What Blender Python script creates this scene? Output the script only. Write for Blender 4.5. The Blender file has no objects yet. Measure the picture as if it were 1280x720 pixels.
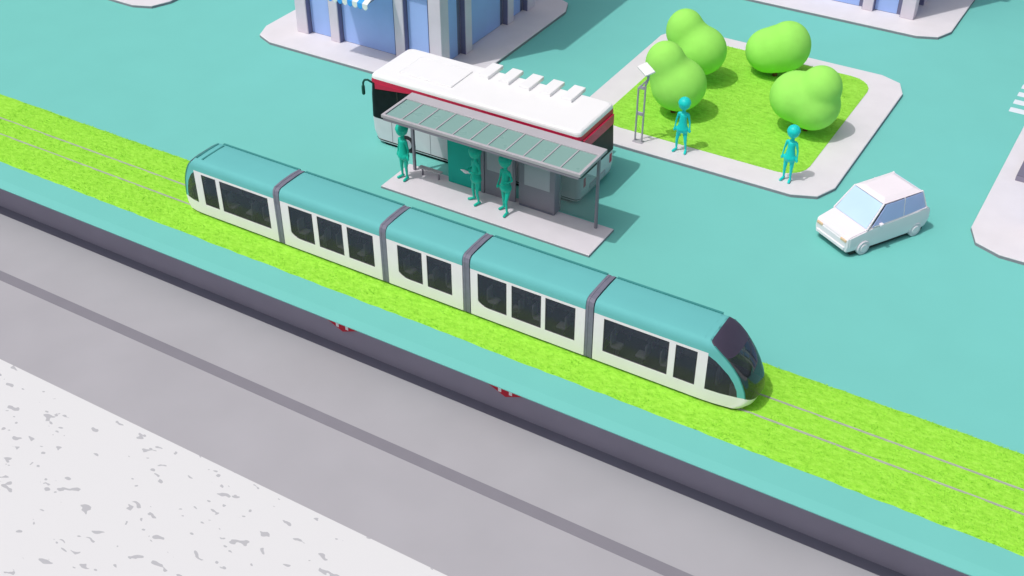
import bpy, bmesh, math, random
from mathutils import Vector, Matrix
random.seed(7)
R = math.radians
scn = bpy.context.scene
col = scn.collection

# ------------------------------------------------------------ materials
def nodes(name):
    m = bpy.data.materials.new(name); m.use_nodes = True
    return m, m.node_tree, m.node_tree.nodes['Principled BSDF']
def mat(name, c, rough=.55, var=.06, scale=1.5, bump=0., spec=.3, metal=0., alpha=1., bscale=20.):
    m, nt, b = nodes(name)
    N, L = nt.nodes, nt.links
    tc = N.new('ShaderNodeTexCoord'); nz = N.new('ShaderNodeTexNoise')
    nz.inputs['Scale'].default_value = scale; nz.inputs['Detail'].default_value = 5
    L.new(tc.outputs['Object'], nz.inputs['Vector'])
    rp = N.new('ShaderNodeValToRGB'); rp.color_ramp.elements[0].position = .3; rp.color_ramp.elements[1].position = .7
    lo = [max(0, x*(1-var)) for x in c]; hi = [min(1, x*(1+var)) for x in c]
    rp.color_ramp.elements[0].color = (*lo, 1); rp.color_ramp.elements[1].color = (*hi, 1)
    L.new(nz.outputs['Fac'], rp.inputs['Fac']); L.new(rp.outputs['Color'], b.inputs['Base Color'])
    b.inputs['Roughness'].default_value = rough; b.inputs['Metallic'].default_value = metal
    b.inputs['Specular IOR Level'].default_value = spec; b.inputs['Alpha'].default_value = alpha
    if bump:
        n2 = N.new('ShaderNodeTexNoise'); n2.inputs['Scale'].default_value = bscale; n2.inputs['Detail'].default_value = 3
        L.new(tc.outputs['Object'], n2.inputs['Vector'])
        bp = N.new('ShaderNodeBump'); bp.inputs['Strength'].default_value = bump; bp.inputs['Distance'].default_value = .03
        L.new(n2.outputs['Fac'], bp.inputs['Height']); L.new(bp.outputs['Normal'], b.inputs['Normal'])
    return m
def grass_mat(name, a, b_, c):
    m, nt, b = nodes(name); N, L = nt.nodes, nt.links
    tc = N.new('ShaderNodeTexCoord')
    n1 = N.new('ShaderNodeTexNoise'); n1.inputs['Scale'].default_value = 2.4; n1.inputs['Detail'].default_value = 8; n1.inputs['Roughness'].default_value = .7
    mp = N.new('ShaderNodeMapping'); mp.inputs['Rotation'].default_value = (0, 0, R(-30)); mp.inputs['Scale'].default_value = (1, 2.2, 1)
    L.new(tc.outputs['Object'], mp.inputs['Vector']); L.new(mp.outputs['Vector'], n1.inputs['Vector'])
    rp = N.new('ShaderNodeValToRGB'); e = rp.color_ramp.elements
    e[0].position = .36; e[0].color = (*a, 1); e[1].position = .66; e[1].color = (*c, 1)
    k = e.new(.5); k.color = (*b_, 1)
    L.new(n1.outputs['Fac'], rp.inputs['Fac']); L.new(rp.outputs['Color'], b.inputs['Base Color'])
    b.inputs['Roughness'].default_value = .9; b.inputs['Specular IOR Level'].default_value = .1
    n2 = N.new('ShaderNodeTexNoise'); n2.inputs['Scale'].default_value = 7; n2.inputs['Detail'].default_value = 6
    L.new(tc.outputs['Object'], n2.inputs['Vector'])
    bp = N.new('ShaderNodeBump'); bp.inputs['Strength'].default_value = .5; bp.inputs['Distance'].default_value = .08
    L.new(n2.outputs['Fac'], bp.inputs['Height']); L.new(bp.outputs['Normal'], b.inputs['Normal'])
    return m
def rock_mat():
    m, nt, b = nodes('speckled_concrete'); N, L = nt.nodes, nt.links
    tc = N.new('ShaderNodeTexCoord')
    wn = N.new('ShaderNodeTexNoise'); wn.inputs['Scale'].default_value = .9; L.new(tc.outputs['Object'], wn.inputs['Vector'])
    mp = N.new('ShaderNodeMapping'); mp.inputs['Rotation'].default_value = (0, 0, R(-50)); mp.inputs['Scale'].default_value = (1.15, 2.3, 1)
    L.new(tc.outputs['Object'], mp.inputs['Vector'])
    mx = N.new('ShaderNodeMixRGB'); mx.blend_type = 'ADD'; mx.inputs['Fac'].default_value = 1.2
    L.new(mp.outputs['Vector'], mx.inputs['Color1']); L.new(wn.outputs['Color'], mx.inputs['Color2'])
    n1 = N.new('ShaderNodeTexNoise'); n1.inputs['Scale'].default_value = 1.15; n1.inputs['Detail'].default_value = 1.3; n1.inputs['Roughness'].default_value = .6
    L.new(mx.outputs['Color'], n1.inputs['Vector'])
    rp = N.new('ShaderNodeValToRGB'); e = rp.color_ramp.elements
    e[0].position = .664; e[0].color = (.735, .735, .745, 1); e[1].position = .678; e[1].color = (.49, .49, .515, 1)
    L.new(n1.outputs['Fac'], rp.inputs['Fac']); L.new(rp.outputs['Color'], b.inputs['Base Color'])
    b.inputs['Roughness'].default_value = .9; b.inputs['Specular IOR Level'].default_value = .1
    return m
def glass_mat(name, c, through, rough=.08, spec=.6):
    m, nt, b = nodes(name); N, L = nt.nodes, nt.links
    b.inputs['Base Color'].default_value = (*c, 1); b.inputs['Roughness'].default_value = rough
    b.inputs['Specular IOR Level'].default_value = spec
    nz = N.new('ShaderNodeTexNoise'); nz.inputs['Scale'].default_value = 1.3
    tc = N.new('ShaderNodeTexCoord'); L.new(tc.outputs['Object'], nz.inputs['Vector'])
    mr = N.new('ShaderNodeMapRange'); mr.inputs['To Min'].default_value = rough*.6; mr.inputs['To Max'].default_value = rough*1.5
    L.new(nz.outputs['Fac'], mr.inputs['Value']); L.new(mr.outputs['Result'], b.inputs['Roughness'])
    tr = N.new('ShaderNodeBsdfTransparent'); mix = N.new('ShaderNodeMixShader'); mix.inputs[0].default_value = through
    out = [n for n in N if n.type == 'OUTPUT_MATERIAL'][0]
    L.new(b.outputs[0], mix.inputs[1]); L.new(tr.outputs[0], mix.inputs[2]); L.new(mix.outputs[0], out.inputs['Surface'])
    return m

M = dict(
 street=mat('teal_street', (.180, .565, .51), .8, .015, .35, spec=.15),
 edge=mat('teal_margin', (.190, .585, .53), .8, .015, .35, spec=.15),
 pave=mat('pavement', (.735, .705, .735), .85, .025, .8, .15, .15),
 kerb_shade=mat('kerb_side_shade', (.30, .285, .32), .85, .05, 1.5, .1, .15),  # pavement and platform sides, shade put into the colour
 platform=mat('platform_concrete', (.72, .68, .73), .85, .03, .8, .1, .15),
 pit=mat('pit_floor', (.425, .415, .445), .85, .03, .3, spec=.15),
 strip=mat('pit_strip', (.25, .24, .275), .85, .03, .6, spec=.15),
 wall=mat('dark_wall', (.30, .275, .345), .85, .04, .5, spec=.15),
 pit_dark=mat('pit_shade', (.20, .185, .245), .85, .04, .5, spec=.15),
 rock=rock_mat(),
 grass=grass_mat('track_grass', (.27, .65, .045), (.335, .75, .06), (.41, .83, .09)),
 lawn=grass_mat('lawn_grass', (.26, .60, .055), (.32, .70, .07), (.39, .79, .10)),
 leaf=mat('leaf_green', (.36, .84, .14), .9, .04, 1.2, .12, .15, bscale=5),
 bark=mat('bark', (.20, .07, .03), .85, .2, 6, .4),
 rail=mat('rail_steel', (.42, .44, .38), .5, .1, 2, spec=.4),
 white=mat('tram_white', (.88, .82, .865), .35, .02, .8, spec=.4),
 teal=mat('tram_teal', (.150, .50, .495), .75, .015, .5, spec=.12),
 tealdark=mat('tram_teal_edge', (.05, .27, .26), .5, .05, .5),
 bellows=mat('bellows_grey', (.19, .19, .25), .6, .1, 3, spec=.3),
 cap=mat('dark_cowl', (.055, .045, .075), .4, .1, 1, spec=.4),
 glass=glass_mat('tinted_glass', (.05, .04, .068), .33, .15, .4),
 wind=glass_mat('windscreen_glass', (.012, .016, .024), .12, .04, .9),
 seat=mat('seat_grey', (.30, .30, .36), .7, .15, 3),
 inside=mat('interior_dark', (.05, .048, .06), .8, .2, 2),
 under=mat('underframe', (.03, .035, .03), .8, .2, 2),
 buswhite=mat('bus_white', (.90, .90, .90), .45, .01, .6, spec=.4),
 bussilver=mat('bus_panel', (.68, .68, .72), .4, .04, 1.2, spec=.4),
 red=mat('bus_red', (.60, .015, .07), .35, .08, 1, spec=.4),
 black=mat('bus_black', (.008, .010, .012), .4, .3, 2, spec=.15),
 mirror=mat('mirror_green', (.01, .08, .06), .5, .2, 2),
 rubber=mat('rubber', (.03, .03, .035), .8, .2, 4),
 shgrey=mat('shelter_frame', (.48, .46, .49), .6, .04, 1, spec=.3),
 shglass=glass_mat('shelter_glass', (.26, .44, .40), .08, .3, .4),
 shdark=mat('shelter_panel', (.27, .25, .30), .6, .05, 1, spec=.25),
 shlight=mat('shelter_light_panel', (.46, .45, .50), .5, .04, 1, spec=.25),
 poster=mat('teal_poster', (.012, .42, .34), .6, .05, .8, spec=.2),
 clear=glass_mat('clear_glass', (.14, .22, .22), .72, .1, .4),
 skin=mat('figure_green', (.01, .55, .41), .45, .04, 2, spec=.35),
 skin2=mat('figure_cyan', (.01, .68, .63), .45, .04, 2, spec=.35),
 bwall=mat('building_grey', (.74, .67, .75), .8, .04, .7, spec=.15),
 bframe=mat('building_frame', (.20, .20, .32), .7, .05, 1, spec=.2),
 bblue=mat('building_blue', (.39, .54, .95), .55, .05, .4, spec=.3),
 ablue=mat('awning_blue', (.06, .38, .90), .7, .05, 2),
 awhite=mat('awning_white', (.85, .87, .85), .7, .02, 2),
 car=mat('car_white', (.88, .82, .86), .5, .015, .8, spec=.3),
 carglass=mat('car_glass', (.55, .74, .97), .35, .03, .8, spec=.4),
 carglass_shade=mat('car_glass_shade', (.44, .51, .84), .35, .03, .8, spec=.3),  # same car glass, the darker tone of its shaded sides painted in
 orange=mat('headlight_amber', (.80, .55, .35), .4, .05, 2),
 chrome=mat('totem_steel', (.42, .41, .45), .35, .08, 3, spec=.5),
 paint=mat('road_paint', (.74, .80, .86), .8, .03, 3, spec=.1),
 mred=mat('sign_red', (.50, .008, .03), .5, .06, 2),
 mwhite=mat('sign_white', (.80, .78, .78), .5, .02, 2),
)

# ------------------------------------------------------------ mesh helpers
def link(name, bm, m, parent=None, smooth=False, recalc=True):
    if recalc: bmesh.ops.recalc_face_normals(bm, faces=bm.faces)
    me = bpy.data.meshes.new(name); bm.to_mesh(me); bm.free()
    for x in (m if isinstance(m, (list, tuple)) else [m]): me.materials.append(x)
    if smooth: me.polygons.foreach_set('use_smooth', [True]*len(me.polygons))
    o = bpy.data.objects.new(name, me); col.objects.link(o)
    if parent: o.parent = parent
    return o
def tag(o, label=None, cat=None, group=None, kind=None):
    if label: o['label'] = label
    if cat: o['category'] = cat
    if group: o['group'] = group
    if kind: o['kind'] = kind
    return o
def empty(name, loc=(0, 0, 0), rz=0):
    o = bpy.data.objects.new(name, None); o.empty_display_size = .3; col.objects.link(o)
    o.location = loc; o.rotation_euler = (0, 0, rz); return o
def box(bm, x0, x1, y0, y1, z0, z1, bev=0., mi=0, seg=1):
    b = bmesh.new(); bmesh.ops.create_cube(b, size=1)
    for v in b.verts: v.co = Vector(((x0+x1)/2+v.co.x*(x1-x0), (y0+y1)/2+v.co.y*(y1-y0), (z0+z1)/2+v.co.z*(z1-z0)))
    if bev: bmesh.ops.bevel(b, geom=b.edges[:], offset=bev, segments=seg, affect='EDGES', profile=.5)
    merge(bm, b, mi)
    return bm
def merge(bm, b, mi=None, mtx=None):
    if mtx: bmesh.ops.transform(b, matrix=mtx, verts=b.verts)
    mp = {v: bm.verts.new(v.co) for v in b.verts}
    for f in b.faces:
        try:
            g = bm.faces.new([mp[v] for v in f.verts]); g.material_index = f.material_index if mi is None else mi; g.smooth = f.smooth
        except ValueError: pass
    b.free()
def bxo(name, a, m, parent=None, bev=.0, seg=1):
    bm = bmesh.new(); box(bm, *a, bev=bev, seg=seg); return link(name, bm, m, parent)
def capsule(bm, a, b, ra, rb, n=14):
    a, b = Vector(a), Vector(b); d = b-a; L = d.length
    t = bmesh.new()
    if L < 1e-5:
        bmesh.ops.create_uvsphere(t, u_segments=n, v_segments=n//2+3, radius=ra); mt = Matrix.Translation(a)
        merge(bm, t, 0, mt); return
    q = d.to_track_quat('Z', 'Y').to_matrix().to_4x4()
    rings = []
    K = 5
    prof = [(-ra*math.cos(k*math.pi/2/K), ra*math.sin(k*math.pi/2/K)) for k in range(K+1)] + [(L+rb*math.sin(k*math.pi/2/K), rb*math.cos(k*math.pi/2/K)) for k in range(K+1)]
    for z, r in prof:
        if r < 1e-4: rings.append([t.verts.new((0, 0, z))])
        else: rings.append([t.verts.new((r*math.cos(2*math.pi*i/n), r*math.sin(2*math.pi*i/n), z)) for i in range(n)])
    for A, B in zip(rings, rings[1:]):
        for i in range(n):
            j = (i+1) % n
            if len(A) == 1: t.faces.new((A[0], B[j], B[i]))
            elif len(B) == 1: t.faces.new((A[i], A[j], B[0]))
            else: t.faces.new((A[i], A[j], B[j], B[i]))
    merge(bm, t, 0, Matrix.Translation(a) @ q)
def tube(bm, pts, r, n=10):
    for a, b in zip(pts, pts[1:]): capsule(bm, a, b, r, r, n)
def prism(bm, poly, z0, z1, bev=0., mi=0):
    b = bmesh.new()
    lo = [b.verts.new((x, y, z0)) for x, y in poly]; hi = [b.verts.new((x, y, z1)) for x, y in poly]
    top = b.faces.new(hi); b.faces.new(lo[::-1])
    for i in range(len(poly)):
        j = (i+1) % len(poly); b.faces.new((lo[i], lo[j], hi[j], hi[i]))
    if bev: bmesh.ops.bevel(b, geom=list(top.edges), offset=bev, segments=2, affect='EDGES', profile=.5)
    merge(bm, b, mi)
def blend(name, bm, m, voxel, smooth_it, parent=None, noise=0):
    """voxel-remesh a union of solids into one continuous skin"""
    me = bpy.data.meshes.new('tmp'); bm.to_mesh(me); bm.free()
    o = bpy.data.objects.new('tmp', me); col.objects.link(o)
    r = o.modifiers.new('r', 'REMESH'); r.mode = 'VOXEL'; r.voxel_size = voxel
    s = o.modifiers.new('s', 'SMOOTH'); s.iterations = smooth_it; s.factor = .5
    dg = bpy.context.evaluated_depsgraph_get(); dg.update()
    me2 = bpy.data.meshes.new_from_object(o.evaluated_get(dg)); me2.name = name
    bpy.data.objects.remove(o); bpy.data.meshes.remove(me)
    me2.materials.clear(); me2.materials.append(m)
    me2.polygons.foreach_set('use_smooth', [True]*len(me2.polygons))
    o = bpy.data.objects.new(name, me2); col.objects.link(o)
    if parent: o.parent = parent
    return o
def rounded(x0, x1, y0, y1, c, n=4):
    """rectangle with rounded-chamfered corners; c = radii (bl, br, tr, tl)"""
    out = []
    for (cx, cy, a0, r) in ((x0+c[0], y0+c[0], 180, c[0]), (x1-c[1], y0+c[1], 270, c[1]), (x1-c[2], y1-c[2], 0, c[2]), (x0+c[3], y1-c[3], 90, c[3])):
        for k in range(n+1):
            a = R(a0+90*k/n); out.append((cx+r*math.cos(a), cy+r*math.sin(a)))
    return out

# ------------------------------------------------------------ the setting
GZ = -3.56
EDGE = -4.85
WALLY = -2.83
bm = bmesh.new(); box(bm, -400, 400, EDGE, 700, -.05, 0); tag(link('street', bm, M['street']), kind='structure')
bm = bmesh.new(); box(bm, -400, 400, EDGE, -4.22, .001, .004); tag(link('street_margin', bm, M['edge']), kind='structure')
bm = bmesh.new(); box(bm, -400, 400, -400, WALLY, GZ-.5, GZ); tag(link('sunken_floor', bm, M['pit']), kind='structure')
# street edge's shadow deepened in colour at the wall foot, and inlaid strip
bm = bmesh.new(); box(bm, -400, 400, -3.40, WALLY, GZ+.001, GZ+.004); tag(link('floor_shade', bm, M['pit_dark']), kind='structure')
bm = bmesh.new(); box(bm, -400, 400, -8.01, -7.375, GZ+.001, GZ+.006)
tag(link('floor_strip', bm, M['strip']), kind='structure')
bm = bmesh.new(); box(bm, -400, 400, -400, -12.66, GZ+.002, GZ+.04); tag(link('concrete_ground', bm, M['rock']), kind='structure')
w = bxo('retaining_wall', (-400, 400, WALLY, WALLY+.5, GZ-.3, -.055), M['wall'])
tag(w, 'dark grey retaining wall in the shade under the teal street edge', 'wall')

# track bed
G0, G1 = -2.88, 2.85
bm = bmesh.new()
nx = 400; ny = 22
for i in range(nx+1):
    for j in range(ny+1):
        x = -100+200*i/nx; y = G0+(G1-G0)*j/ny
        e = 0 if j in (0, ny) else 1
        yy = y+(random.uniform(-.035, .035) if not e else 0)
        bm.verts.new((x, yy, .004+(.05+random.uniform(-.015, .015))*e))
bm.verts.ensure_lookup_table()
for i in range(nx):
    for j in range(ny):
        a = i*(ny+1)+j; bm.faces.new([bm.verts[k] for k in (a, a+ny+1, a+ny+2, a+1)])
g = link('track_grass_base', bm, M['grass'], recalc=False, smooth=True); tag(g, kind='structure')
def tufts(name, poly_test, x0, x1, y0, y1, n, z, m, L=.11):
    verts = []; faces = []
    k = 0
    while k < n:
        x = random.uniform(x0, x1); y = random.uniform(y0, y1)
        if not poly_test(x, y): continue
        a = random.uniform(0, 2*math.pi); l = L*random.uniform(.5, 1.3); w = random.uniform(.012, .03)
        lean = random.uniform(.3, 1.1)
        dx, dy = math.cos(a), math.sin(a)
        b = len(verts)
        verts += [(x-dy*w, y+dx*w, z), (x+dy*w, y-dx*w, z), (x+dx*l*lean, y+dy*l*lean, z+l*.55)]
        faces.append((b, b+1, b+2)); k += 1
    me = bpy.data.meshes.new(name); me.from_pydata(verts, [], faces); me.materials.append(m)
    o = bpy.data.objects.new(name, me); col.objects.link(o); return o
RY = (.66, -.71)
def ontrack(x, y): return all(abs(y-r) > .08 for r in RY)
t = tufts('grass_blades', ontrack, -34, 30, G0+.02, G1-.02, 30000, .045, M['grass'])
tag(t, 'short bright green grass growing on the tram track bed', 'grass', kind='stuff')
for k, (y, lb) in enumerate(zip(RY, ('far steel rail laid in the grass, the one nearer the bus shelter', 'near steel rail laid in the grass, the one nearer the sunken floor'))):
    bm = bmesh.new(); box(bm, -100, 100, y-.035, y+.035, .0, .085); box(bm, -100, 100, y-.055, y+.055, .0, .06)
    tag(link('rail', bm, M['rail']), lb, 'rail', 'rails of the tram track')

# pavements
KZ = .22
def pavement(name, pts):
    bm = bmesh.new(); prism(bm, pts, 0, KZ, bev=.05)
    o = link(name, bm, [M['pave'], M['kerb_shade']])
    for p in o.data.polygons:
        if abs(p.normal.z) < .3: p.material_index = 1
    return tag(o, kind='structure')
def chamf(x0, x1, y0, y1, c=1.9):
    return rounded(x0, x1, y0, y1, (c, c, c, c), 2)
PK = chamf(-3.7, 13.2, 17.05, 33.95)
pavement('park_pavement', PK)
pavement('pavement', chamf(-28.2, -11.3, 17.3, 34.1))
pavement('pavement', chamf(-3.5, 13.45, 41.05, 58))
pavement('pavement', chamf(20.72, 37.7, 17.0, 34))
pavement('pavement', chamf(-52.9, -37.0, 17.0, 34))
pavement('pavement', chamf(-28.2, -11.3, 41.05, 58))
pavement('pavement', chamf(20.72, 37.7, 41.05, 58))
# lawn
LX0, LX1, LY0, LY1 = -1.85, 11.2, 18.9, 32.7
lp = rounded(LX0, LX1, LY0, LY1, (1.5, 1.5, 1.6, 1.5), 5)
bm = bmesh.new(); prism(bm, lp, KZ-.1, KZ+.03, bev=.02); tag(link('lawn', bm, M['lawn']), kind='structure')
def inlawn(x, y):
    dx = max(LX0+1.5-x, x-(LX1-1.5), 0); dy = max(LY0+1.5-y, y-(LY1-1.5), 0)
    return math.hypot(dx, dy) < 1.48
t = tufts('lawn_grass', inlawn, LX0, LX1, LY0, LY1, 9000, KZ+.028, M['lawn'], .1)
tag(t, 'mown green lawn inside the small tree park', 'grass', kind='stuff')
# zebra crossing in the road between the park row and the next row
bm = bmesh.new()
for k in range(5):
    y = 33.55+1.18*k; box(bm, 19.45, 24.2, y, y+.62, .001, .006)
tag(link('crosswalk', bm, M['paint']), kind='structure')
# tram-stop platform
bm = bmesh.new(); prism(bm, [(-8.85, 6.15), (4.38, 6.15), (4.38, 8.98), (-8.85, 8.98)], 0, .15, bev=.03)
po = link('platform', bm, [M['platform'], M['kerb_shade']])
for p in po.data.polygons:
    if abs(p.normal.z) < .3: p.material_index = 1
tag(po, kind='structure')

# ------------------------------------------------------------ underground signs
def metro_sign(x, label):
    r = empty('station_sign', (x, WALLY-.16, -1.52)); tag(r, label, 'sign', 'red rhombus signs on the wall below the street edge')
    hw, hh = 2.05, .91
    bm = bmesh.new(); b = bmesh.new()
    v = [b.verts.new(p) for p in ((0, 0, -hh), (hw, 0, 0), (0, 0, hh), (-hw, 0, 0))]
    f = b.faces.new(v); e = bmesh.ops.extrude_face_region(b, geom=[f])
    for q in e['geom']:
        if isinstance(q, bmesh.types.BMVert): q.co.y += .12
    bmesh.ops.bevel(b, geom=b.edges[:], offset=.02, segments=1, affect='EDGES'); merge(bm, b)
    link('sign_plate', bm, M['mred'], r)
    # white M
    bm = bmesh.new()
    s = .30
    def bar(a, c, wd):
        a = Vector(a); c = Vector(c); d = (c-a).normalized(); n = Vector((-d.z, 0, d.x))*wd/2
        q = bmesh.new(); vs = [q.verts.new(p) for p in (a-n, a+n, c+n, c-n)]; f = q.faces.new(vs)
        e = bmesh.ops.extrude_face_region(q, geom=[f])
        for g_ in e['geom']:
            if isinstance(g_, bmesh.types.BMVert): g_.co.y -= .012
        merge(bm, q)
    bar((-s, -.004, -.68), (-s, -.004, .40), .17); bar((s, -.004, -.66), (s, -.004, .40), .17)
    bar((-s+.05, -.008, .32), (0, -.008, -.1), .13); bar((s-.05, -.012, .32), (0, -.012, -.1), .13)
    link('letter', bm, M['mwhite'], r)
    bm = bmesh.new(); box(bm, -.3, .3, .125, .16, -.3, .3); link('bracket', bm, M['under'], r)
metro_sign(-4.85, 'red rhombus sign with white letter M, the left one under the street edge')
metro_sign(4.82, 'red rhombus sign with white letter M, the right one under the street edge')

# ------------------------------------------------------------ buildings
COLS = [(0, .95), (2.95, 3.7), (8.4, 9.15), (11.15, 12.1)]
def make_building(x0, y0, label, h=17.8):
    r = empty('building', (x0, y0, KZ)); tag(r, label, 'building', 'blue and grey blocks around the street')
    S = 12.1; rec = .5
    bm = bmesh.new(); box(bm, rec+.02, S-rec-.02, rec+.02, S-rec-.02, 0, h-.3)
    link('wall', bm, M['bframe'], r)
    floors = [(0.0, 4.9), (5.4, 9.0), (9.5, 13.1), (13.6, 17.0)]
    def place(bm, side, a, b, d0, d1, z0, z1, bev=0):
        # a..b along the side, d0..d1 depth inward from the outer face
        if side == 0: box(bm, a, b, d0, d1, z0, z1, bev)
        elif side == 1: box(bm, S-d1, S-d0, a, b, z0, z1, bev)
        elif side == 2: box(bm, a, b, S-d1, S-d0, z0, z1, bev)
        else: box(bm, d0, d1, a, b, z0, z1, bev)
    for (cx0, cx1) in ((0, .95), (S-.95, S)):
        for (cy0, cy1) in ((0, .95), (S-.95, S)):
            bm = bmesh.new(); box(bm, cx0, cx1, cy0, cy1, 0, h-.02, .03); link('column', bm, M['bwall'], r)
    for side in range(4):
        for a, b in COLS[1:3]:
            bm = bmesh.new(); place(bm, side, a, b, .0, rec+.05, 0, h-.05, .03); link('column', bm, M['bwall'], r)
        for (c0, c1) in zip(COLS, COLS[1:]):
            for (a, b) in ((c0[1]+.002, c0[1]+.03), (c1[0]-.03, c1[0]-.002)):
                bm = bmesh.new(); place(bm, side, a, b, .06, rec-.062, 0, h-.1); link('reveal_shade', bm, M['bframe'], r)  # dark lining that paints the shade on the column sides
        for k, (z0, z1) in enumerate(floors):
            for (c0, c1) in zip(COLS, COLS[1:]):
                fr = bmesh.new(); place(fr, side, c0[1]+.003, c1[0]-.003, rec-.03, rec+.1, z0, z1)
                f = link('window', fr, M['bframe'], r)
                pb = bmesh.new()
                a, b = c0[1]+.06, c1[0]-.06
                if side == 0: b -= .3
                if side == 1: b -= .35
                place(pb, side, a, b, rec-.06, rec-.02, z0+(.03 if k == 0 else .3), z1-.15); link('pane', pb, M['bblue'], f)
                if k:
                    sb = bmesh.new(); place(sb, side, c0[1]+.032, c1[0]-.032, .12, rec+.06, z0-.5, z0-.003, .02); link('spandrel', sb, M['bwall'], r)
    bm = bmesh.new(); box(bm, -.25, S+.25, -.25, S+.25, h, h+.6, .05); box(bm, 1, S-1, 1, S-1, h+.5, h+.75, .02); link('roof', bm, M['bwall'], r)
    return r
bl = make_building(-25.7, 19.6, 'blue and grey building with a striped awning at top left, behind the bus')
make_building(-1.5, 43.4, 'blue and grey building behind the tree park, cut off by the top of the picture')
make_building(23.3, 19.5, 'grey and blue building at the right edge, beside the parked white car')
# awning on the first building
aw = empty('awning', (-21.9, 19.6, 4.75)); tag(aw, 'blue and white striped shop awning with scalloped hem on the grey building', 'awning')
n = 11; W = 4.4; wd = W/n
for k in range(n):
    bm = bmesh.new(); x0 = k*wd; x1 = x0+wd
    b = bmesh.new()
    top = [(x0, 0, 1.05), (x1, 0, 1.05), (x1, -2.4, .12), (x0, -2.4, .12)]
    vs = [b.verts.new(p) for p in top]; b.faces.new(vs)
    cu = [b.verts.new((x0+wd*i/8, -2.4, -.12-.16*math.sin(math.pi*i/8))) for i in range(9)]
    b.faces.new([vs[3], vs[2]]+cu[::-1])
    e = bmesh.ops.extrude_face_region(b, geom=b.faces[:])
    for q in e['geom']:
        if isinstance(q, bmesh.types.BMVert): q.co += Vector((0, -.03, .03))
    merge(bm, b); link('stripe', bm, M['awhite' if k % 2 == 0 else 'ablue'], aw)
bm = bmesh.new(); tube(bm, [(.1, -2.3, .1), (.1, 0, .3)], .03); tube(bm, [(W-.1, -2.3, .1), (W-.1, 0, .3)], .03); link('bracket', bm, M['shdark'], aw)
# dark box by the right block
rb = empty('dark_box', (21.66, 24.9, KZ)); tag(rb, 'dark grey low box on the pavement at the right edge', 'utility box')  # unidentified dark shape, modelled as a low box
bxo('cabinet', (0, 1.4, 0, 4.6, 0, .30), M['wall'], rb, .02); bxo('lid', (.02, 1.38, .02, 4.58, .303, .36), M['pit_dark'], rb, .02)

# ------------------------------------------------------------ trees
def tree(base, lobes, label):
    r = empty('tree', (base[0], base[1], KZ)); tag(r, label, 'tree', 'round green trees on the park lawn')
    bm = bmesh.new()
    for (x, y, z, rad, sz) in lobes:
        b = bmesh.new(); bmesh.ops.create_uvsphere(b, u_segments=40, v_segments=28, radius=rad)
        merge(bm, b, 0, Matrix.Translation((x-base[0], y-base[1], z-KZ)) @ Matrix.Diagonal((1.07, 1.07, sz*1.07, 1)))
    c = blend('crown', bm, M['leaf'], .11, 26, r)
    bm = bmesh.new(); capsule(bm, (0, 0, -.05), (.05, 0, 1.6), .17, .12, 12)
    for k in range(3):
        a = k*2.1+.4; capsule(bm, (.04, 0, .9), (.5*math.cos(a), .5*math.sin(a), 1.8), .08, .05, 8)
    link('trunk', bm, M['bark'], r, smooth=True)
tree((1.7, 22.3), [(1.95, 22.2, 2.25, 1.6, .95), (1.05, 22.0, 3.55, 1.15, 1.1), (1.5, 22.1, 2.8, 1.3, 1)], 'round two-lobed green tree behind the bus stop totem, nearest the bus')
tree((1.2, 27.1), [(1.3, 27.0, 2.35, 1.55, .95), (.1, 27.0, 3.45, 1.15, 1.15), (.75, 27, 2.8, 1.28, 1)], 'round two-lobed green tree in the far left corner of the lawn')
tree((5.3, 30.2), [(4.75, 30.3, 1.85, 1.5, .9), (5.85, 30.3, 2.4, 1.4, 1.1), (5.3, 30.3, 2.1, 1.5, .95)], 'round green tree at the far edge of the lawn, top centre of the park')
tree((9.5, 24.3), [(8.72, 24.1, 2.4, 1.5, .95), (10.05, 24.1, 3.3, 1.2, 1.05), (9.8, 24.1, 2.15, 1.5, .95), (9.35, 24.1, 2.4, 1.5, 1)], 'round green tree at the right of the lawn, behind the standing person')

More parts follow.
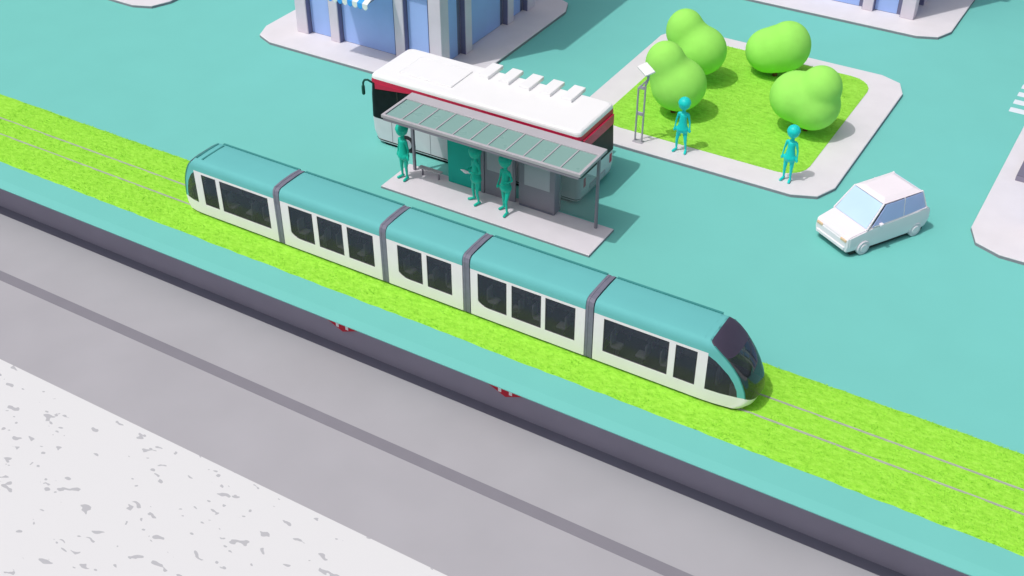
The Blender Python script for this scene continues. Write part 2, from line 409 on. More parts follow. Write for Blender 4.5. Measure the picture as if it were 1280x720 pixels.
# ------------------------------------------------------------ people
def person(loc, rz, label, m, arms='down', legs='stand', s=1.0):
    bm = bmesh.new(); C = lambda a, b, ra, rb: capsule(bm, a, b, ra, rb, 14)
    # facing -Y
    C((0, -.02, 3.36), (0, -.02, 3.30), .40, .37)          # head
    C((0, -.10, 3.16), (0, -.06, 3.2), .22, .25)
    C((0, 0, 2.70), (0, 0, 3.1), .12, .11)               # neck
    C((-.22, 0, 2.62), (.22, 0, 2.62), .12, .12)          # shoulders
    C((0, 0, 2.5), (0, 0, 2.1), .22, .24)
    C((0, 0, 2.1), (0, 0, 1.62), .24, .33)
    C((-.1, 0, 1.58), (.1, 0, 1.58), .29, .29)
    def leg(sx, hip, knee, ank, toe):
        C(hip, knee, .16, .095); C(knee, ank, .095, .065); C(ank, toe, .075, .085)
        C(ank, (ank[0], ank[1]+.06, ank[2]-.03), .08, .08)
    if legs == 'stand':
        for sx in (-1, 1): leg(sx, (sx*.19, 0, 1.42), (sx*.21, -.02, .82), (sx*.21, .02, .15), (sx*.27, -.28, .08))
    elif legs == 'apart':
        leg(-1, (-.19, 0, 1.42), (-.27, -.05, .82), (-.27, .02, .15), (-.42, -.25, .08))
        leg(1, (.19, 0, 1.42), (.28, -.12, .8), (.34, -.04, .15), (.36, -.34, .08))
    elif legs == 'step':
        leg(-1, (-.17, 0, 1.42), (-.17, .02, .82), (-.2, .1, .17), (-.32, -.16, .08))
        leg(1, (.19, 0, 1.42), (.25, -.25, .8), (.36, -.3, .15), (.4, -.6, .08))
    def hand(p, d, side):
        p = Vector(p); d = Vector(d).normalized(); s_ = d.cross(Vector((0, 1, .2))).normalized() if abs(d.y) < .8 else Vector((1, 0, 0))
        C(p, p+d*.1, .06, .065)
        for k in range(4):
            o = s_*(k-1.5)*.04; C(p+d*.1+o, p+d*(.22-.02*abs(k-1.5))+o+Vector((0, -.03, 0)), .022, .018)
        C(p+d*.02, p+d*.1+s_*side*.1, .025, .02)
    def arm(sx, el, wr, d):
        C((sx*.3, 0, 2.6), el, .09, .062); C(el, wr, .062, .05); hand(wr, d, sx)
    if arms == 'down':
        for sx in (-1, 1): arm(sx, (sx*.42, .03, 2.1), (sx*.47, -.04, 1.62), (sx*.05, -.05, -1))
    elif arms == 'forward':
        for sx in (-1, 1): arm(sx, (sx*.44, .02, 2.12), (sx*.2, -.5, 2.2), (-sx*.3, -1, .1))
    elif arms == 'bent':
        arm(-1, (-.43, .05, 2.1), (-.46, -.15, 1.66), (0, -.1, -1)); arm(1, (.42, .08, 2.12), (.2, -.35, 2.0), (-.5, -.6, .1))
    o = blend('person', bm, m, .028, 5)
    o.location = loc; o.rotation_euler = (0, 0, rz); o.scale = (s,)*3
    return tag(o, label, 'person', 'teal figures waiting around the stop')
person((-8.15, 7.5, .15), R(-15), 'green figure standing alone at the left end of the shelter, arms hanging', M['skin'], 'down', 'stand', .95)
p2 = person((-3.35, 7.5, .15), R(-25), 'green figure in front of the teal panel, holding a small tablet in both hands', M['skin'], 'forward', 'apart', .95)
person((-1.5, 7.55, .15), R(-10), 'green figure in the shelter with one foot forward, between tablet reader and grey cabinet', M['skin'], 'bent', 'step', .95)
person((4.05, 18.2, KZ), R(10), 'cyan figure standing on the pavement next to the bus stop totem', M['skin2'], 'down', 'apart', .94)
person((10.55, 18.3, KZ), R(-5), 'cyan figure standing on the rounded park corner near the white car', M['skin2'], 'down', 'stand', .94)
tb = bxo('tablet', (-.26, .26, -.17, .17, -.015, .015), M['shlight'], None, .01); tb.location = Vector((-3.35, 7.5, .15)) + Matrix.Rotation(R(-25), 3, 'Z') @ Vector((0, -.66, 2.16)); tb.rotation_euler = (R(-20), 0, R(-25))
tag(tb, 'small grey tablet held in the hands of the figure by the teal panel', 'tablet')

# ------------------------------------------------------------ bus stop totem
tt = empty('stop_totem', (1.42, 17.95, KZ)); tag(tt, 'grey two-post bus stop totem with a white solar panel on the park pavement', 'stop sign')
for (x, zt) in ((-.2, 3.5), (.24, 3.85)):
    bm = bmesh.new(); tube(bm, [(x, 0, 0), (x, 0, zt)], .055); link('post', bm, M['chrome'], tt, True)
bm = bmesh.new(); box(bm, -.3, .34, -.2, .2, .0, .04, .01); link('base_plate', bm, M['chrome'], tt)
for z in (1.75, 3.45):
    bm = bmesh.new(); box(bm, -.145, .185, -.05, .05, z, z+.22, .02); link('crosspiece', bm, M['shlight'], tt)
bm = bmesh.new(); tube(bm, [(.24, 0, 3.8), (.36, 0, 4.15), (.38, 0, 4.6)], .07); tube(bm, [(-.2, 0, 3.45), (.3, 0, 4.1)], .05); link('neck', bm, M['chrome'], tt, True)
pn = bxo('solar_panel', (-.46, .46, -.32, .32, -.06, .06), M['buswhite'], tt, .02); pn.location = (.2, 0, 4.75); pn.rotation_euler = (R(12), R(14), R(-30))
pc = bxo('panel_back', (-.42, .42, -.28, .28, -.10, -.063), M['shdark'], pn, .01)

# ------------------------------------------------------------ shelter
SZ = 4.75
sh = empty('bus_shelter', (0, 0, .15)); tag(sh, 'long grey shelter with a glazed roof standing on the stop platform', 'bus shelter')
X0, X1, Y0, Y1 = -8.45, 3.72, 6.1, 9.05
def S(name, a, m, bev=.01, par=None):
    return bxo(name, (a[0], a[1], a[2], a[3], a[4]-.15, a[5]-.15), m, par or sh, bev)
PB = 8.3
bm = bmesh.new()
for a in ((X0, X1, Y0, Y0+.16), (X0, X0+.16, Y0+.16, PB), (X1-.16, X1, Y0+.16, PB)): box(bm, a[0], a[1], a[2], a[3], SZ-.15-.12, SZ-.15+.06, .012)
link('roof_frame', bm, M['shgrey'], sh)
S('roof_panel', (X0, X1, PB, Y1, SZ-.12, SZ+.07), M['shgrey'], .015)
NP = 11; pw = (X1-X0-.32)/NP
for k in range(NP):
    a = X0+.16+k*pw
    S('glass_pane', (a+.03, a+pw-.03, Y0+.165, PB-.005, SZ-.03, SZ+.0), M['shglass'], 0)
    if k: S('glazing_bar', (a-.035, a+.035, Y0+.162, PB-.003, SZ-.07, SZ+.045), M['shgrey'], .008)
for x in (-8.2, 3.5): S('post', (x-.07, x+.07, 8.5, 8.66, .15, SZ-.12), M['shdark'], .01)
for x in (-8.2, -5.9, -3.55, -1.3, 3.5):
    S('roof_beam', (x-.05, x+.05, Y0+.2, 8.5, SZ-.26, SZ-.125), M['shdark'], .01)
S('rear_beam', (-8.13, 3.43, 8.52, 8.64, SZ-.3, SZ-.124), M['shdark'], .01)
S('front_beam', (X0+.1, X1-.1, Y0+.02, Y0+.12, SZ-.28, SZ-.125), M['shdark'], .01)
S('poster_panel', (-5.85, -3.66, 8.5, 8.68, .153, SZ-.302), M['poster'], .02)
gp = S('back_panel', (-3.42, -1.46, 8.5, 8.62, .153, SZ-.303), M['shdark'], .02)
S('light_panel', (-3.25, -1.62, 8.47, 8.5, 1.75, SZ-.5), M['shlight'], .005, gp)
S('mullion', (-3.64, -3.44, 8.46, 8.7, .152, SZ-.301), M['shdark'], .01)
sp = S('side_pane', (1.25, 3.4, 8.56, 8.6, .5, 3.3), M['clear'], 0)
S('bench', (-7.7, -6.2, 8.2, 8.5, .60, .68), M['shgrey'], .02)
for x in (-7.5, -6.4): S('bench_leg', (x-.03, x+.03, 8.3, 8.4, .15, .6), M['shdark'], 0)
kb = empty('information_cabinet', (0, 8.45, .15)); tag(kb, 'tall grey cabinet with a pale panel under the right half of the shelter', 'cabinet')
bxo('cabinet_body', (-1.22, 1.02, 0, .75, 0, 3.9), M['shdark'], kb, .03)
bxo('display_panel', (-.85, .72, -.02, .0, 1.42, 2.75), M['shlight'], kb, .005)
bxo('plinth', (-1.18, .98, -.03, .0, .02, .12), M['bellows'], kb, .005)

# ------------------------------------------------------------ bus
bs = empty('bus', (-12.4, 12.25, 0)); tag(bs, 'white and red bus with ribbed roof standing behind the shelter', 'bus')
BL, BW = 14.05, 4.1; hb = BW/2
def ring(L0, L1, w, rf, rr, n=6):
    """plan outline: rounded front corners rf at L0, rear rr at L1"""
    out = []
    for (cx, cy, a0, r) in ((L0+rf, -w+rf, 180, rf), (L1-rr, -w+rr, 270, rr), (L1-rr, w-rr, 0, rr), (L0+rf, w-rf, 90, rf)):
        for k in range(n+1):
            a = R(a0+90*k/n); out.append((cx+r*math.cos(a), cy+r*math.sin(a)))
    return out
FR = .38
def shell(name, levels, m, parent, cap_top=False, cap_bot=False, smooth=False):
    """levels: (z, inset, L0shift, L1shift)"""
    bm = bmesh.new(); prev = None
    for (z, ins, a, b) in levels:
        pts = ring(a, BL-b, hb-ins, FR, .3)
        cur = [bm.verts.new((x, y, z)) for x, y in pts]
        if prev:
            for i in range(len(cur)):
                j = (i+1) % len(cur); f = bm.faces.new((prev[i], prev[j], cur[j], cur[i]))
        elif cap_bot: bm.faces.new(cur[::-1])
        prev = cur
    if cap_top: bm.faces.new(prev)
    return link(name, bm, m, parent, smooth)
body = shell('body', [(.12, .12, .5, .35), (.22, .0, .3, .12), (.8, 0, .05, .0), (1.7, 0, 0, 0)], M['bussilver'], bs, cap_bot=True)
shell('skirt', [(.02, .10, .7, .5), (.12, .1, .55, .4), (.3, -.02, .28, .1), (.35, -.02, .22, .1)], M['black'], bs, cap_bot=True)
shell('window_band', [(1.7, .0, 0, 0), (1.72, -.012, 0, -.012), (3.1, -.0, .03, .05), (3.98, .02, .10, .12)], M['black'], bs, cap_top=False)
shell('red_band', [(3.98, .0, .08, .1), (4.0, -.01, .08, .1), (4.24, .0, .12, .14)], M['red'], bs)
# deeper red over the rear and over the front corner of the side
bm = bmesh.new(); box(bm, BL-.105, BL+.0, -hb+.3, hb-.3, 3.35, 3.98, .02); link('rear_header', bm, M['red'], bs)
bm = bmesh.new(); b = bmesh.new()
vs = [b.verts.new(p) for p in ((.5, -hb-.03, 4.0), (.5, -hb-.03, 3.62), (3.4, -hb-.03, 3.98), (3.4, -hb-.03, 4.0))]
b.faces.new(vs[:3]+[vs[3]]); e = bmesh.ops.extrude_face_region(b, geom=b.faces[:])
for q in e['geom']:
    if isinstance(q, bmesh.types.BMVert): q.co.y += .05
merge(bm, b); link('side_flash', bm, M['red'], bs)
shell('roof', [(4.24, .0, .12, .14), (4.36, .015, .15, .16), (4.45, .06, .22, .2), (4.50, .16, .4, .32)], M['buswhite'], bs, cap_top=True)
for k in range(5):
    x = 5.75+1.35*k
    bm = bmesh.new(); box(bm, x, x+.72, hb-1.3, hb+.40, 4.46, 4.70, .03, seg=2); link('roof_rib', bm, M['buswhite'], bs)
bm = bmesh.new(); box(bm, 1.6, 5.2, -hb+.9, hb-.9, 4.502, 4.56, .05, seg=3); link('roof_unit', bm, M['buswhite'], bs)
for k in range(9):                                     # seams of the lower side
    x = 1.5+1.35*k
    bm = bmesh.new(); box(bm, x, x+.035, -hb-.008, -hb+.01, .36, 1.66); link('panel_seam', bm, M['shdark'], bs)
for k in range(6):
    x = 2.0+1.9*k
    bm = bmesh.new(); box(bm, x, x+.07, -hb-.015, -hb+.01, 1.75, 3.9); link('window_bar', bm, M['under'], bs)
for x in (2.6, 10.8):
    for y, s in ((-hb, -1), (hb, 1)):
        b = bmesh.new(); bmesh.ops.create_cone(b, cap_ends=True, segments=28, radius1=.55, radius2=.55, depth=.36)
        bm = bmesh.new(); merge(bm, b, 0, Matrix.Translation((x, y-s*.16, .55)) @ Matrix.Rotation(R(90), 4, 'X')); wh = link('wheel', bm, M['rubber'], bs)
        b = bmesh.new(); bmesh.ops.create_cone(b, cap_ends=True, segments=24, radius1=.3, radius2=.3, depth=.06)
        bm = bmesh.new(); merge(bm, b, 0, Matrix.Translation((x, y+s*.04, .55)) @ Matrix.Rotation(R(90), 4, 'X')); link('rim', bm, M['shlight'], wh)
for s in (-1, 1):
    bm = bmesh.new(); tube(bm, [(.25, s*(hb-.15), 3.85), (.0, s*(hb+.0), 4.05), (-.22, s*(hb+.02), 4.0), (-.34, s*(hb+.02), 3.8), (-.36, s*(hb+.02), 3.5)], .06); tube(bm, [(-.36, s*(hb+.02), 3.55), (-.36, s*(hb+.02), 3.1)], .10); link('mirror', bm, M['mirror'], bs, True)
    bm = bmesh.new(); box(bm, BL-.02, BL+.03, s*(hb-.5)-.12, s*(hb-.5)+.12, 1.0, 1.55, .02); link('tail_light', bm, M['red'], bs)
bm = bmesh.new(); box(bm, BL-.02, BL+.04, -.9, .9, .55, .85, .01); link('bumper_plate', bm, M['shlight'], bs)

# ------------------------------------------------------------ tram
HW = 1.15
ZB, ZBELT, ZWT, ZCOVE, ZR = .2, .86, 2.74, 2.88, 3.55
tr = empty('tram', (0, 0, .085)); tag(tr, 'teal roofed white tram of five linked cars running on the grass track', 'tram')
TZ = -.085
def T(name, bm, m, parent=None, smooth=False):
    bmesh.ops.translate(bm, verts=bm.verts, vec=(0, 0, TZ)); return link(name, bm, m, parent or tr, smooth)
def side_panel(x0, x1, holes, hz, y, sgn, th=.07):
    """a wall with window openings: strips above, below and between"""
    bm = bmesh.new(); yy = (y-th, y) if sgn > 0 else (y, y+th)
    box(bm, x0, x1, yy[0], yy[1], ZB, ZBELT); box(bm, x0, x1, yy[0], yy[1], ZWT, ZCOVE)
    e = x0
    for (a, b) in holes+[(x1, x1)]:
        if a > e: box(bm, e, a, yy[0], yy[1], ZBELT, ZWT)
        e = b
    # rounded lower window corners
    bmesh.ops.remove_doubles(bm, verts=bm.verts, dist=.0001)
    return bm
PROF = [(HW+.0, ZCOVE), (HW+.0, 3.10), (HW-.015, 3.22), (HW-.05, 3.32), (HW-.10, 3.40), (HW-.17, 3.455), (HW-.27, 3.49), (.35, 3.51)]
PROF = PROF+[(-y, z) for y, z in PROF[::-1]]
def roof(x0, x1, parent, dz=0, dw=0, m='teal', name='roof'):
    bm = bmesh.new()
    A = [bm.verts.new((x0, y*(1+dw), z+dz)) for y, z in PROF]; B = [bm.verts.new((x1, y*(1+dw), z+dz)) for y, z in PROF]
    for i in range(len(PROF)-1):
        bm.faces.new((A[i], A[i+1], B[i+1], B[i]))
    bm.faces.new(A); bm.faces.new(B[::-1])
    o = T(name, bm, M[m], parent)
    for p in o.data.polygons:
        if len(p.vertices) == 4: p.use_smooth = True
    o.data.set_sharp_from_angle(angle=R(40))
    return o
def seat(x, y, flip, parent):
    bm = bmesh.new(); s = -1 if flip else 1
    box(bm, x-.25, x+.25, y-.25, y+.25, .95, 1.08, .04)
    box(bm, x-s*.25-.05, x-s*.25+.05, y-.25, y+.25, 1.05, 1.75, .04)
    box(bm, x-.06, x+.06, y-.06, y+.06, .5, .95)
    return T('seat', bm, M['seat'], parent)
def windows_for(x0, x1, holes, parent, nose=None):
    for sgn in (-1, 1):
        for k, (a, b) in enumerate(holes):
            bm = bmesh.new()
            y = sgn*(HW-.025)
            f = bmesh.new(); vs = [f.verts.new((p[0], y, p[1])) for p in ((a, ZBELT), (b, ZBELT), (b, ZWT), (a, ZWT))]
            f.faces.new(vs); merge(bm, f)
            wn = T('window', bm, M['glass'], parent)
            bm = bmesh.new(); yo = (y-.012, y+.012)      # rubber frame
            for q in ((a, a+.045, ZBELT, ZWT), (b-.045, b, ZBELT, ZWT), (a+.045, b-.045, ZBELT, ZBELT+.045), (a+.045, b-.045, ZWT-.045, ZWT)): box(bm, q[0], q[1], yo[0], yo[1], q[2], q[3])
            T('frame', bm, M['inside'], wn)
            # curved sill piece filling the lower corner of the end windows
            if (k == 0 and b-a < 3):
                bm = bmesh.new(); f = bmesh.new(); n = 6
                pts = [(a, ZBELT), (a+.65, ZBELT)]+[(a+.65*(1-math.sin(R(90*i/n))), ZBELT+.34*(1-math.cos(R(90*i/n)))) for i in range(1, n+1)]
                vs = [f.verts.new((p[0], sgn*(HW-.055), p[1])) for p in pts]; ff = f.faces.new(vs); e = bmesh.ops.extrude_face_region(f, geom=[ff])
                for q in e['geom']:
                    if isinstance(q, bmesh.types.BMVert): q.co.y += sgn*.052
                merge(bm, f); T('sill_corner', bm, M['white'], wn)
def module(x0, x1, holes, parent_label=None, seats=()):
    md = empty('car_section'); md.parent = tr
    for sgn in (-1, 1):
        T('side_wall', side_panel(x0, x1, holes, None, sgn*HW, sgn), M['white'], md)
    roof(x0, x1, md)
    # roof edge trim: a thin dark gutter along both sides
    for sgn in (1,):
        bm = bmesh.new(); box(bm, x0+.03, x1-.03, sgn*(HW-.10)-.055, sgn*(HW-.10)+.055, 3.33, 3.485); T('gutter', bm, M['tealdark'], md)
    bm = bmesh.new(); box(bm, x0+.02, x1-.02, -HW+.08, HW-.08, .22, .48); T('floor', bm, M['inside'], md)
    bm = bmesh.new(); box(bm, x0+.1, x1-.1, -HW+.12, HW-.12, .09, .215); T('underframe', bm, M['under'], md)
    bm = bmesh.new(); box(bm, x0, x0+.05, -HW+.08, HW-.08, .5, 2.85); box(bm, x1-.05, x1, -HW+.08, HW-.08, .5, 2.85); T('end_wall', bm, M['inside'], md)
    x = x0+1.0; k = 0
    while x < x1-.8:
        seat(x, -.62, k % 2, md); seat(x, .62, k % 2, md); x += 1.25; k += 1
    return md
# three middle cars
m2 = module(-9.72, -3.45, [(-9.2, -7.66), (-7.36, -5.78), (-5.48, -3.88)])
windows_for(0, 0, [(-9.2, -7.66), (-7.36, -5.78), (-5.48, -3.88)], m2)
m3 = module(-3.05, 1.35, [(-2.42, -.98), (-.70, .73)]); windows_for(0, 0, [(-2.42, -.98), (-.70, .73)], m3)
m4 = module(1.80, 7.95, [(2.2, 3.80), (4.07, 5.66), (5.88, 7.45)]); windows_for(0, 0, [(2.2, 3.80), (4.07, 5.66), (5.88, 7.45)], m4)
# gangways
for x in (-9.93, -3.25, 1.575, 8.17):
    bm = bmesh.new()
    for k in range(3):
        xa = x-.185+k*.125; ins = 0 if k % 2 == 0 else .012
        P = [(HW+.0-ins, .2), (HW+.02-ins, 3.15), (HW-.03-ins, 3.38), (HW-.16-ins, 3.51-ins), (.4, 3.57-ins)]; P = P+[(-y, z) for y, z in P[::-1]]
        A = [bm.verts.new((xa, y, z)) for y, z in P]; B = [bm.verts.new((xa+.118, y, z)) for y, z in P]
        for i in range(len(P)): j = (i+1) % len(P); bm.faces.new((A[i], A[j], B[j], B[i]))
        bm.faces.new(A); bm.faces.new(B[::-1])
    T('gangway', bm, M['bellows'])

# nose cars: horizontal-section loft, mirrored for the tail
def interp(tab, z):
    if z <= tab[0][0]: return tab[0][1]
    for (a, b), (c, d) in zip(tab, tab[1:]):
        if z <= c: return b+(d-b)*(z-a)/(c-a)
    return tab[-1][1]
S_T = [(.2, 15.05), (.45, 15.45), (.86, 15.72), (1.2, 15.66), (1.6, 15.52), (2.0, 15.34), (2.4, 15.08), (2.68, 14.86), (2.88, 14.67), (3.1, 14.42), (3.3, 14.15), (3.45, 13.92), (3.55, 13.78)]
C_T = [(.2, 15.75), (.45, 16.0), (.86, 16.17), (1.2, 16.12), (1.6, 15.98), (2.0, 15.78), (2.4, 15.50), (2.68, 15.26), (2.88, 15.05), (3.1, 14.77), (3.3, 14.45), (3.45, 14.15), (3.55, 13.86)]
W_T = [(.86, 15.40), (1.2, 15.35), (1.6, 15.18), (2.0, 14.92), (2.4, 14.50), (2.6, 14.25), (2.74, 13.98)]
def halfw(z):
    if z < 3.02: return HW
    for (a, b), (c, d) in zip(PROF, PROF[1:]):
        if z <= d: return a+(c-a)*(z-b)/(d-b)
    return .35
def nose(tf, parent, xs, holes):
    """xs: where the nose loft starts; the straight part runs back from it. tf maps (x,y,z)"""
    zs = [.2, .32, .45, .66, .86, 1.03, 1.2, 1.4, 1.6, 1.8, 2.0, 2.2, 2.4, 2.56, 2.74, 2.80, 2.88, 3.02, 3.1, 3.22, 3.32, 3.40, 3.455, 3.495]
    NF = 10
    XW = 13.93
    def row(z, sgn):
        w = halfw(z); s = interp(S_T, z); c = interp(C_T, z); wv = interp(W_T, z)
        taper = lambda x: w-.26*max(0, (x-13.6)/2.1)**2.2*(1 if z < 3 else .8)
        if z < .86: w2 = w-.06*(.86-z)/.66
        xsn = [xs, XW, (XW+min(wv, s-.05))/2, max(XW+.02, min(wv, s-.12)), s]
        out = [(x, sgn*taper(x)) for x in xsn]
        ws = taper(s)
        for k in range(1, NF+1):
            t = R(90*k/NF); out.append((s+(c-s)*math.sin(t), sgn*ws*math.cos(t)**.62 if k < NF else 0))
        return out
    groups = {}
    def addf(key, pts):
        groups.setdefault(key, []).append(pts)
    for sgn in (-1, 1):
        rows = [[(x, y, z) for x, y in row(z, sgn)] for z in zs]
        for r0, r1, z0, z1 in zip(rows, rows[1:], zs, zs[1:]):
            zm = (z0+z1)/2
            for i in range(len(r0)-1):
                q = [r0[i], r0[i+1], r1[i+1], r1[i]]
                if zm < .86: key = 'nose_skirt'
                elif i >= 4:
                    if zm > 2.88: key = 'cowl'
                    else: key = 'windscreen'
                elif zm < 2.74:
                    if i == 0: key = 'pillar'
                    elif i in (1, 2): key = 'side_window'
                    else: key = 'roof_arch'
                elif zm < 2.88 and i < 1: key = 'pillar'
                else: key = 'roof_arch'
                if sgn > 0: q = q[::-1]
                addf((key, sgn) if key in ('pillar', 'side_window') else (key, 0), q)

    # top cap
    tl = row(3.495, -1); trw = row(3.495, 1)
    for i in range(4): addf(('roof_arch', 0), [(tl[i][0], tl[i][1], 3.495), (tl[i+1][0], tl[i+1][1], 3.495), (tl[i+1][0], 0, 3.51), (tl[i][0], 0, 3.51)]); addf(('roof_arch', 0), [(trw[i][0], 0, 3.51), (trw[i+1][0], 0, 3.51), (trw[i+1][0], trw[i+1][1], 3.495), (trw[i][0], trw[i][1], 3.495)])
    for i in range(4, len(tl)-1):
        addf(('cowl', 0), [(tl[i][0], tl[i][1], 3.495), (tl[i+1][0], tl[i+1][1], 3.495), (tl[4][0], 0, 3.51)]); addf(('cowl', 0), [(tl[4][0], 0, 3.51), (trw[i+1][0], trw[i+1][1], 3.495), (trw[i][0], trw[i][1], 3.495)])
    mats = dict(nose_skirt='white', cowl='cap', windscreen='wind', pillar='white', side_window='glass', roof_arch='teal')
    for (key, _), fs in groups.items():
        bm = bmesh.new()
        for pts in fs:
            if not pts: continue
            vs = [bm.verts.new(tf(p)) for p in pts]
            try: bm.faces.new(vs)
            except ValueError: pass
        bmesh.ops.remove_doubles(bm, verts=bm.verts, dist=.0008)
        o = T(key, bm, M[mats[key]], parent)
        if key in ('windscreen', 'nose_skirt', 'cowl', 'roof_arch'):
            o.data.polygons.foreach_set('use_smooth', [True]*len(o.data.polygons))
            try: o.data.set_sharp_from_angle(angle=R(40))
            except Exception: pass
    # dark screen surround, dashboard, driver seat, headlights
    for sgn in (-1, 1):
        bm = bmesh.new(); pts = [tf((interp(S_T, z)+.02, sgn*(halfw(z)-.26*((interp(S_T, z)-13.6)/2.1)**2.2-.005), z)) for z in (.88, 1.2, 1.6, 2.0, 2.4, 2.68, 2.88, 3.1, 3.3)]
        tube(bm, pts, .03, 8); T('screen_trim', bm, M['tealdark'], parent)
        bm = bmesh.new(); c = Vector(tf((15.78, sgn*.62, .62)));
        b = bmesh.new(); bmesh.ops.create_uvsphere(b, u_segments=16, v_segments=10, radius=.13); merge(bm, b, 0, Matrix.Translation(c) @ Matrix.Diagonal((.8, 1.4, .7, 1))); T('headlight', bm, M['shlight'], parent, True)
    def tb(name, a, m):
        bm = bmesh.new(); p, q = tf((a[0], a[2], a[4])), tf((a[1], a[3], a[5])); box(bm, min(p[0], q[0]), max(p[0], q[0]), min(p[1], q[1]), max(p[1], q[1]), p[2], q[2], .03); return T(name, bm, M[m], parent)
    tb('dashboard', (14.9, 15.35, -.65, .65, .5, 1.15), 'seat'); tb('driver_seat', (14.1, 14.25, -.3, .3, .5, 1.9), 'seat'); tb('floor', (xs-4.9, 15.1, -1.0, 1.0, .22, .48), 'inside'); tb('underframe', (xs-4.9, 14.9, -.95, .95, .09, .215), 'under')
    # straight part behind
    a, b = holes[0][0]-.5, xs
    for sgn in (-1, 1):
        bm = side_panel(min(a, b), b, holes, None, sgn*HW, sgn)
        for v in bm.verts: v.co = Vector(tf(v.co))
        T('side_wall', bm, M['white'], parent)
        for (h0, h1) in holes:
            f = bmesh.new(); vs = [f.verts.new(tf((p[0], sgn*(HW-.025), p[1]))) for p in ((h0, ZBELT), (h1, ZBELT), (h1, ZWT), (h0, ZWT))]; f.faces.new(vs)
            wn = T('window', f, M['glass'], parent)
            bm = bmesh.new(); y = sgn*(HW-.025)
            for q in ((h0, h0+.045, ZBELT, ZWT), (h1-.045, h1, ZBELT, ZWT), (h0+.045, h1-.045, ZBELT, ZBELT+.045), (h0+.045, h1-.045, ZWT-.045, ZWT)): box(bm, q[0], q[1], y-.012, y+.012, q[2], q[3])
            for v in bm.verts: v.co = Vector(tf(v.co))
            T('frame', bm, M['inside'], wn)
        p, q = tf((a+.03, 0, 0))[0], tf((xs, 0, 0))[0]
        
        if sgn > 0: bm = bmesh.new(); box(bm, min(p, q), max(p, q), sgn*(HW-.10)-.055, sgn*(HW-.10)+.055, 3.33, 3.485); T('gutter', bm, M['tealdark'], parent)
    p, q = tf((a, 0, 0))[0], tf((xs, 0, 0))[0]
    roof(min(p, q), max(p, q), parent)
    x = a+1.0; k = 0
    while x < xs-.6:
        X = tf((x, 0, 0))[0]; seat(X, -.62, k % 2, parent); seat(X, .62, k % 2, parent); x += 1.25; k += 1
    pa = tf((a, 0, 0))[0]; bm = bmesh.new(); box(bm, pa-.025, pa+.025, -HW+.08, HW-.08, .5, 2.85); T('end_wall', bm, M['inside'], parent)
m5 = empty('leading_car'); m5.parent = tr
nose(lambda p: (p[0], p[1], p[2]), m5, 13.62, [(8.9, 12.11), (12.42, 13.45)])
m1 = empty('trailing_car'); m1.parent = tr
for x in (-15.12, -15.52):
    bm = bmesh.new(); box(bm, x-.05, x+.05, -.85, .85, 3.49, 3.535, .01); T('roof_trim', bm, M['tealdark'], m1)
nose(lambda p: (-1.68-(p[0] if p[0] <= 13.9 else 13.9+(p[0]-13.9)*.62), p[1], p[2]), m1, 13.62, [(8.87, 12.15), (12.42, 13.42)])

# ------------------------------------------------------------ car
cr = empty('parked_car', (14.72, 13.45, 0)); tag(cr, 'small white hatchback with pale blue windows beside the park corner', 'car')
ang = math.atan2(.862, .507)
cr.scale = (1.07,)*3; cr.rotation_euler = (0, 0, ang)      # local +x = towards the rear, +y = photo's left side
cw = 1.28
def CV(x, s, z): return (x, s, z)
# sections along the length: x, half width low, z low, z shoulder
bm = bmesh.new()
sec = [(0.0, 1.10, .38, .95), (.12, 1.20, .28, 1.12), (1.45, 1.28, .25, 1.38), (2.6, 1.30, .25, 1.42), (4.3, 1.30, .25, 1.46), (5.05, 1.24, .28, 1.42), (5.35, 1.12, .45, 1.2)]
rows = []
for (x, w, z0, z1) in sec:
    rows.append([bm.verts.new(p) for p in ((x, -w*.93, z0), (x, -w, z0+.3), (x, -w*.96, z1), (x, w*.96, z1), (x, w, z0+.3), (x, w*.93, z0))])
for A, B in zip(rows, rows[1:]):
    for i in range(6):
        j = (i+1) % 6; bm.faces.new((A[i], A[j], B[j], B[i]))
bm.faces.new(rows[0]); bm.faces.new(rows[-1][::-1])
bmesh.ops.bevel(bm, geom=[e for e in bm.edges if e.calc_length() > .25], offset=.05, segments=2, affect='EDGES')
link('body', bm, M['car'], cr, True).data.set_sharp_from_angle(angle=R(28))
# greenhouse: roof slab, pillars, glass
ZS, ZT = 1.44, 2.46
base = [(1.35, 1.17, 1.38), (4.95, 1.14, 1.42)]
topx = (2.05, 4.55); tw = 1.04
bm = bmesh.new(); b = bmesh.new()
vs = [b.verts.new(p) for p in ((topx[0], -tw, ZT-.03), (topx[1], -tw, ZT-.04), (topx[1], tw, ZT-.04), (topx[0], tw, ZT-.03))]
mid = [b.verts.new(p) for p in ((topx[0]+.3, -tw*.7, ZT+.09), (topx[1]-.3, -tw*.7, ZT+.08), (topx[1]-.3, tw*.7, ZT+.08), (topx[0]+.3, tw*.7, ZT+.09))]
b.faces.new(mid)
for i in range(4): j = (i+1) % 4; b.faces.new((vs[i], vs[j], mid[j], mid[i]))
b.faces.new(vs[::-1]); merge(bm, b); link('roof', bm, M['car'], cr)
def pane(name, pts, m='carglass', th=.03, par=cr):
    b = bmesh.new(); vs = [b.verts.new(p) for p in pts]; f = b.faces.new(vs); b.normal_update(); n = f.normal.copy()
    e = bmesh.ops.extrude_face_region(b, geom=[f])
    for q in e['geom']:
        if isinstance(q, bmesh.types.BMVert): q.co += n*th
    return link(name, b, M[m], par)
A0 = (1.30, 1.16, 1.36); A1 = (topx[0], tw, ZT-.04)
pane('windscreen', [(1.12, -1.10, 1.35), (1.12, 1.10, 1.35), (2.03, .97, 2.42), (2.03, -.97, 2.42)])
pane('rear_window', [(4.98, -1.0, 1.42), (4.98, 1.0, 1.42), (4.58, .95, 2.38), (4.58, -.95, 2.38)])
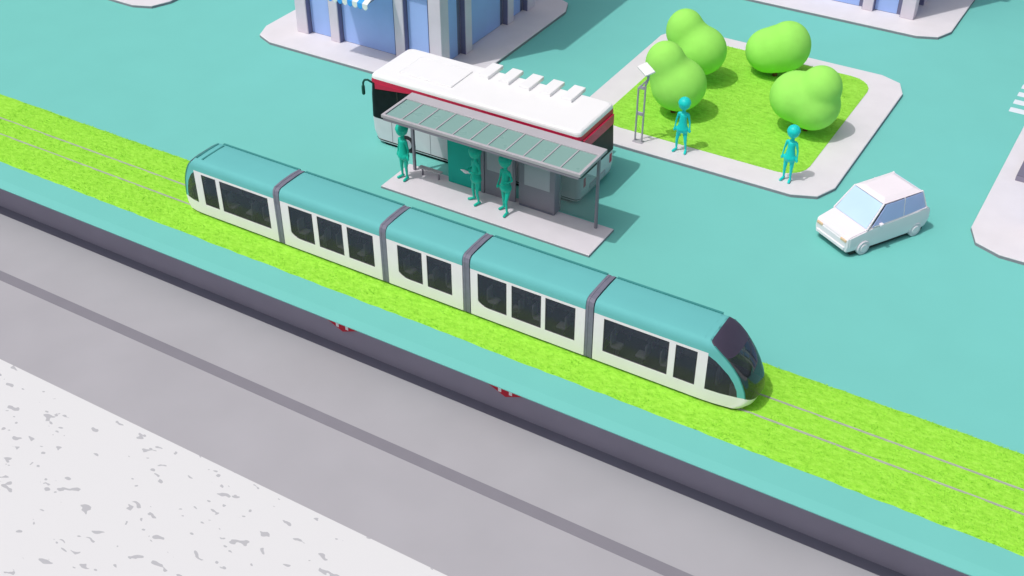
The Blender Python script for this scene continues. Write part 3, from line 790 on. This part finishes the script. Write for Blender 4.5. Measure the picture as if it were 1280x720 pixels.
for s in (-1, 1):
    sw = pane('side_window', [(1.38, s*1.20, 1.42), (3.35, s*1.20, 1.46), (3.35, s*1.06, 2.38), (2.20, s*1.05, 2.38)], 'carglass_shade')
    pane('side_window', [(3.43, s*1.20, 1.46), (4.85, s*1.15, 1.46), (4.52, s*1.05, 2.38), (3.43, s*1.06, 2.38)], 'carglass_shade')
    for (p, q, r_) in (((1.12, s*1.17, 1.34), (2.07, s*1.01, 2.41), .05), ((3.39, s*1.20, 1.42), (3.39, s*1.06, 2.4), .03), ((4.95, s*1.12, 1.4), (4.56, s*1.0, 2.39), .07)):
        bm = bmesh.new(); capsule(bm, p, q, r_, r_, 8); link('pillar', bm, M['car'], cr)
    bm = bmesh.new(); capsule(bm, (1.5, s*1.2, 1.42), (4.9, s*1.18, 1.44), .04, .04, 8); link('sill', bm, M['car'], cr)
    bm = bmesh.new(); box(bm, -.03, .06, s*.85-.2, s*.85+.2, .86, 1.0, .02); link('headlight', bm, M['orange'], cr)
    bm = bmesh.new(); box(bm, 5.3, 5.4, s*.85-.12, s*.85+.12, .85, 1.15, .02); link('tail_light', bm, M['red'], cr)
    bm = bmesh.new(); box(bm, 1.75, 1.95, s*1.33-.1, s*1.33+.1, 1.42, 1.58, .04); link('mirror', bm, M['car'], cr)
    for x in (1.02, 4.35):
        b = bmesh.new(); bmesh.ops.create_cone(b, cap_ends=True, segments=24, radius1=.38, radius2=.38, depth=.2); bmesh.ops.bevel(b, geom=[e for e in b.edges if e.calc_length() < .2], offset=.03, segments=1, affect='EDGES')
        bm = bmesh.new(); merge(bm, b, 0, Matrix.Translation((x, s*1.2, .38)) @ Matrix.Rotation(R(90), 4, 'X')); wh = link('wheel', bm, M['platform'], cr)
        b = bmesh.new(); bmesh.ops.create_cone(b, cap_ends=True, segments=20, radius1=.22, radius2=.2, depth=.04)
        bm = bmesh.new(); merge(bm, b, 0, Matrix.Translation((x, s*1.31, .38)) @ Matrix.Rotation(R(90), 4, 'X')); link('rim', bm, M['car'], wh)
bm = bmesh.new(); box(bm, .35, 5.0, -1.12, 1.12, .1, .3); link('underbody', bm, M['under'], cr)
bm = bmesh.new(); box(bm, -.05, .06, -1.0, 1.0, .4, .6, .03); link('bumper', bm, M['car'], cr)

# ------------------------------------------------------------ light, sky, camera
SUN = Vector((-.26, -.41, 1)).normalized()
el = math.asin(SUN.z)
w = bpy.data.worlds.new('World'); scn.world = w; w.use_nodes = True
nt = w.node_tree; bg = nt.nodes['Background']
sky = nt.nodes.new('ShaderNodeTexSky'); sky.sky_type = 'NISHITA'; sky.sun_disc = False
sky.sun_elevation = el; sky.sun_rotation = math.atan2(SUN.x, SUN.y)
sky.dust_density = 4.0; sky.air_density = .6; sky.ozone_density = .3
hs = nt.nodes.new('ShaderNodeHueSaturation'); hs.inputs['Saturation'].default_value = .55
nt.links.new(sky.outputs[0], hs.inputs['Color']); nt.links.new(hs.outputs[0], bg.inputs[0]); bg.inputs[1].default_value = .13
sl = bpy.data.lights.new('sun', 'SUN'); sl.energy = 2.0; sl.angle = R(.6); sl.color = (1, .975, .95)
so = bpy.data.objects.new('sun', sl); col.objects.link(so); so.rotation_euler = SUN.to_track_quat('Z', 'Y').to_euler()

cam = bpy.data.cameras.new('camera'); co = bpy.data.objects.new('camera', cam); col.objects.link(co)
co.location = (27, -39.5, 36)
co.rotation_euler = (R(90-36.777), 0, math.atan2(1119, 1874))
cam.sensor_width = 36; cam.lens = 1501/1280*36; cam.clip_end = 2000; cam.clip_start = .5
scn.camera = co
vs = scn.view_settings; vs.view_transform = 'Standard'; vs.look = 'None'; vs.gamma = 1; vs.exposure = -0.14; vs.use_curve_mapping = False
scn.render.resolution_x, scn.render.resolution_y = 1024, 576
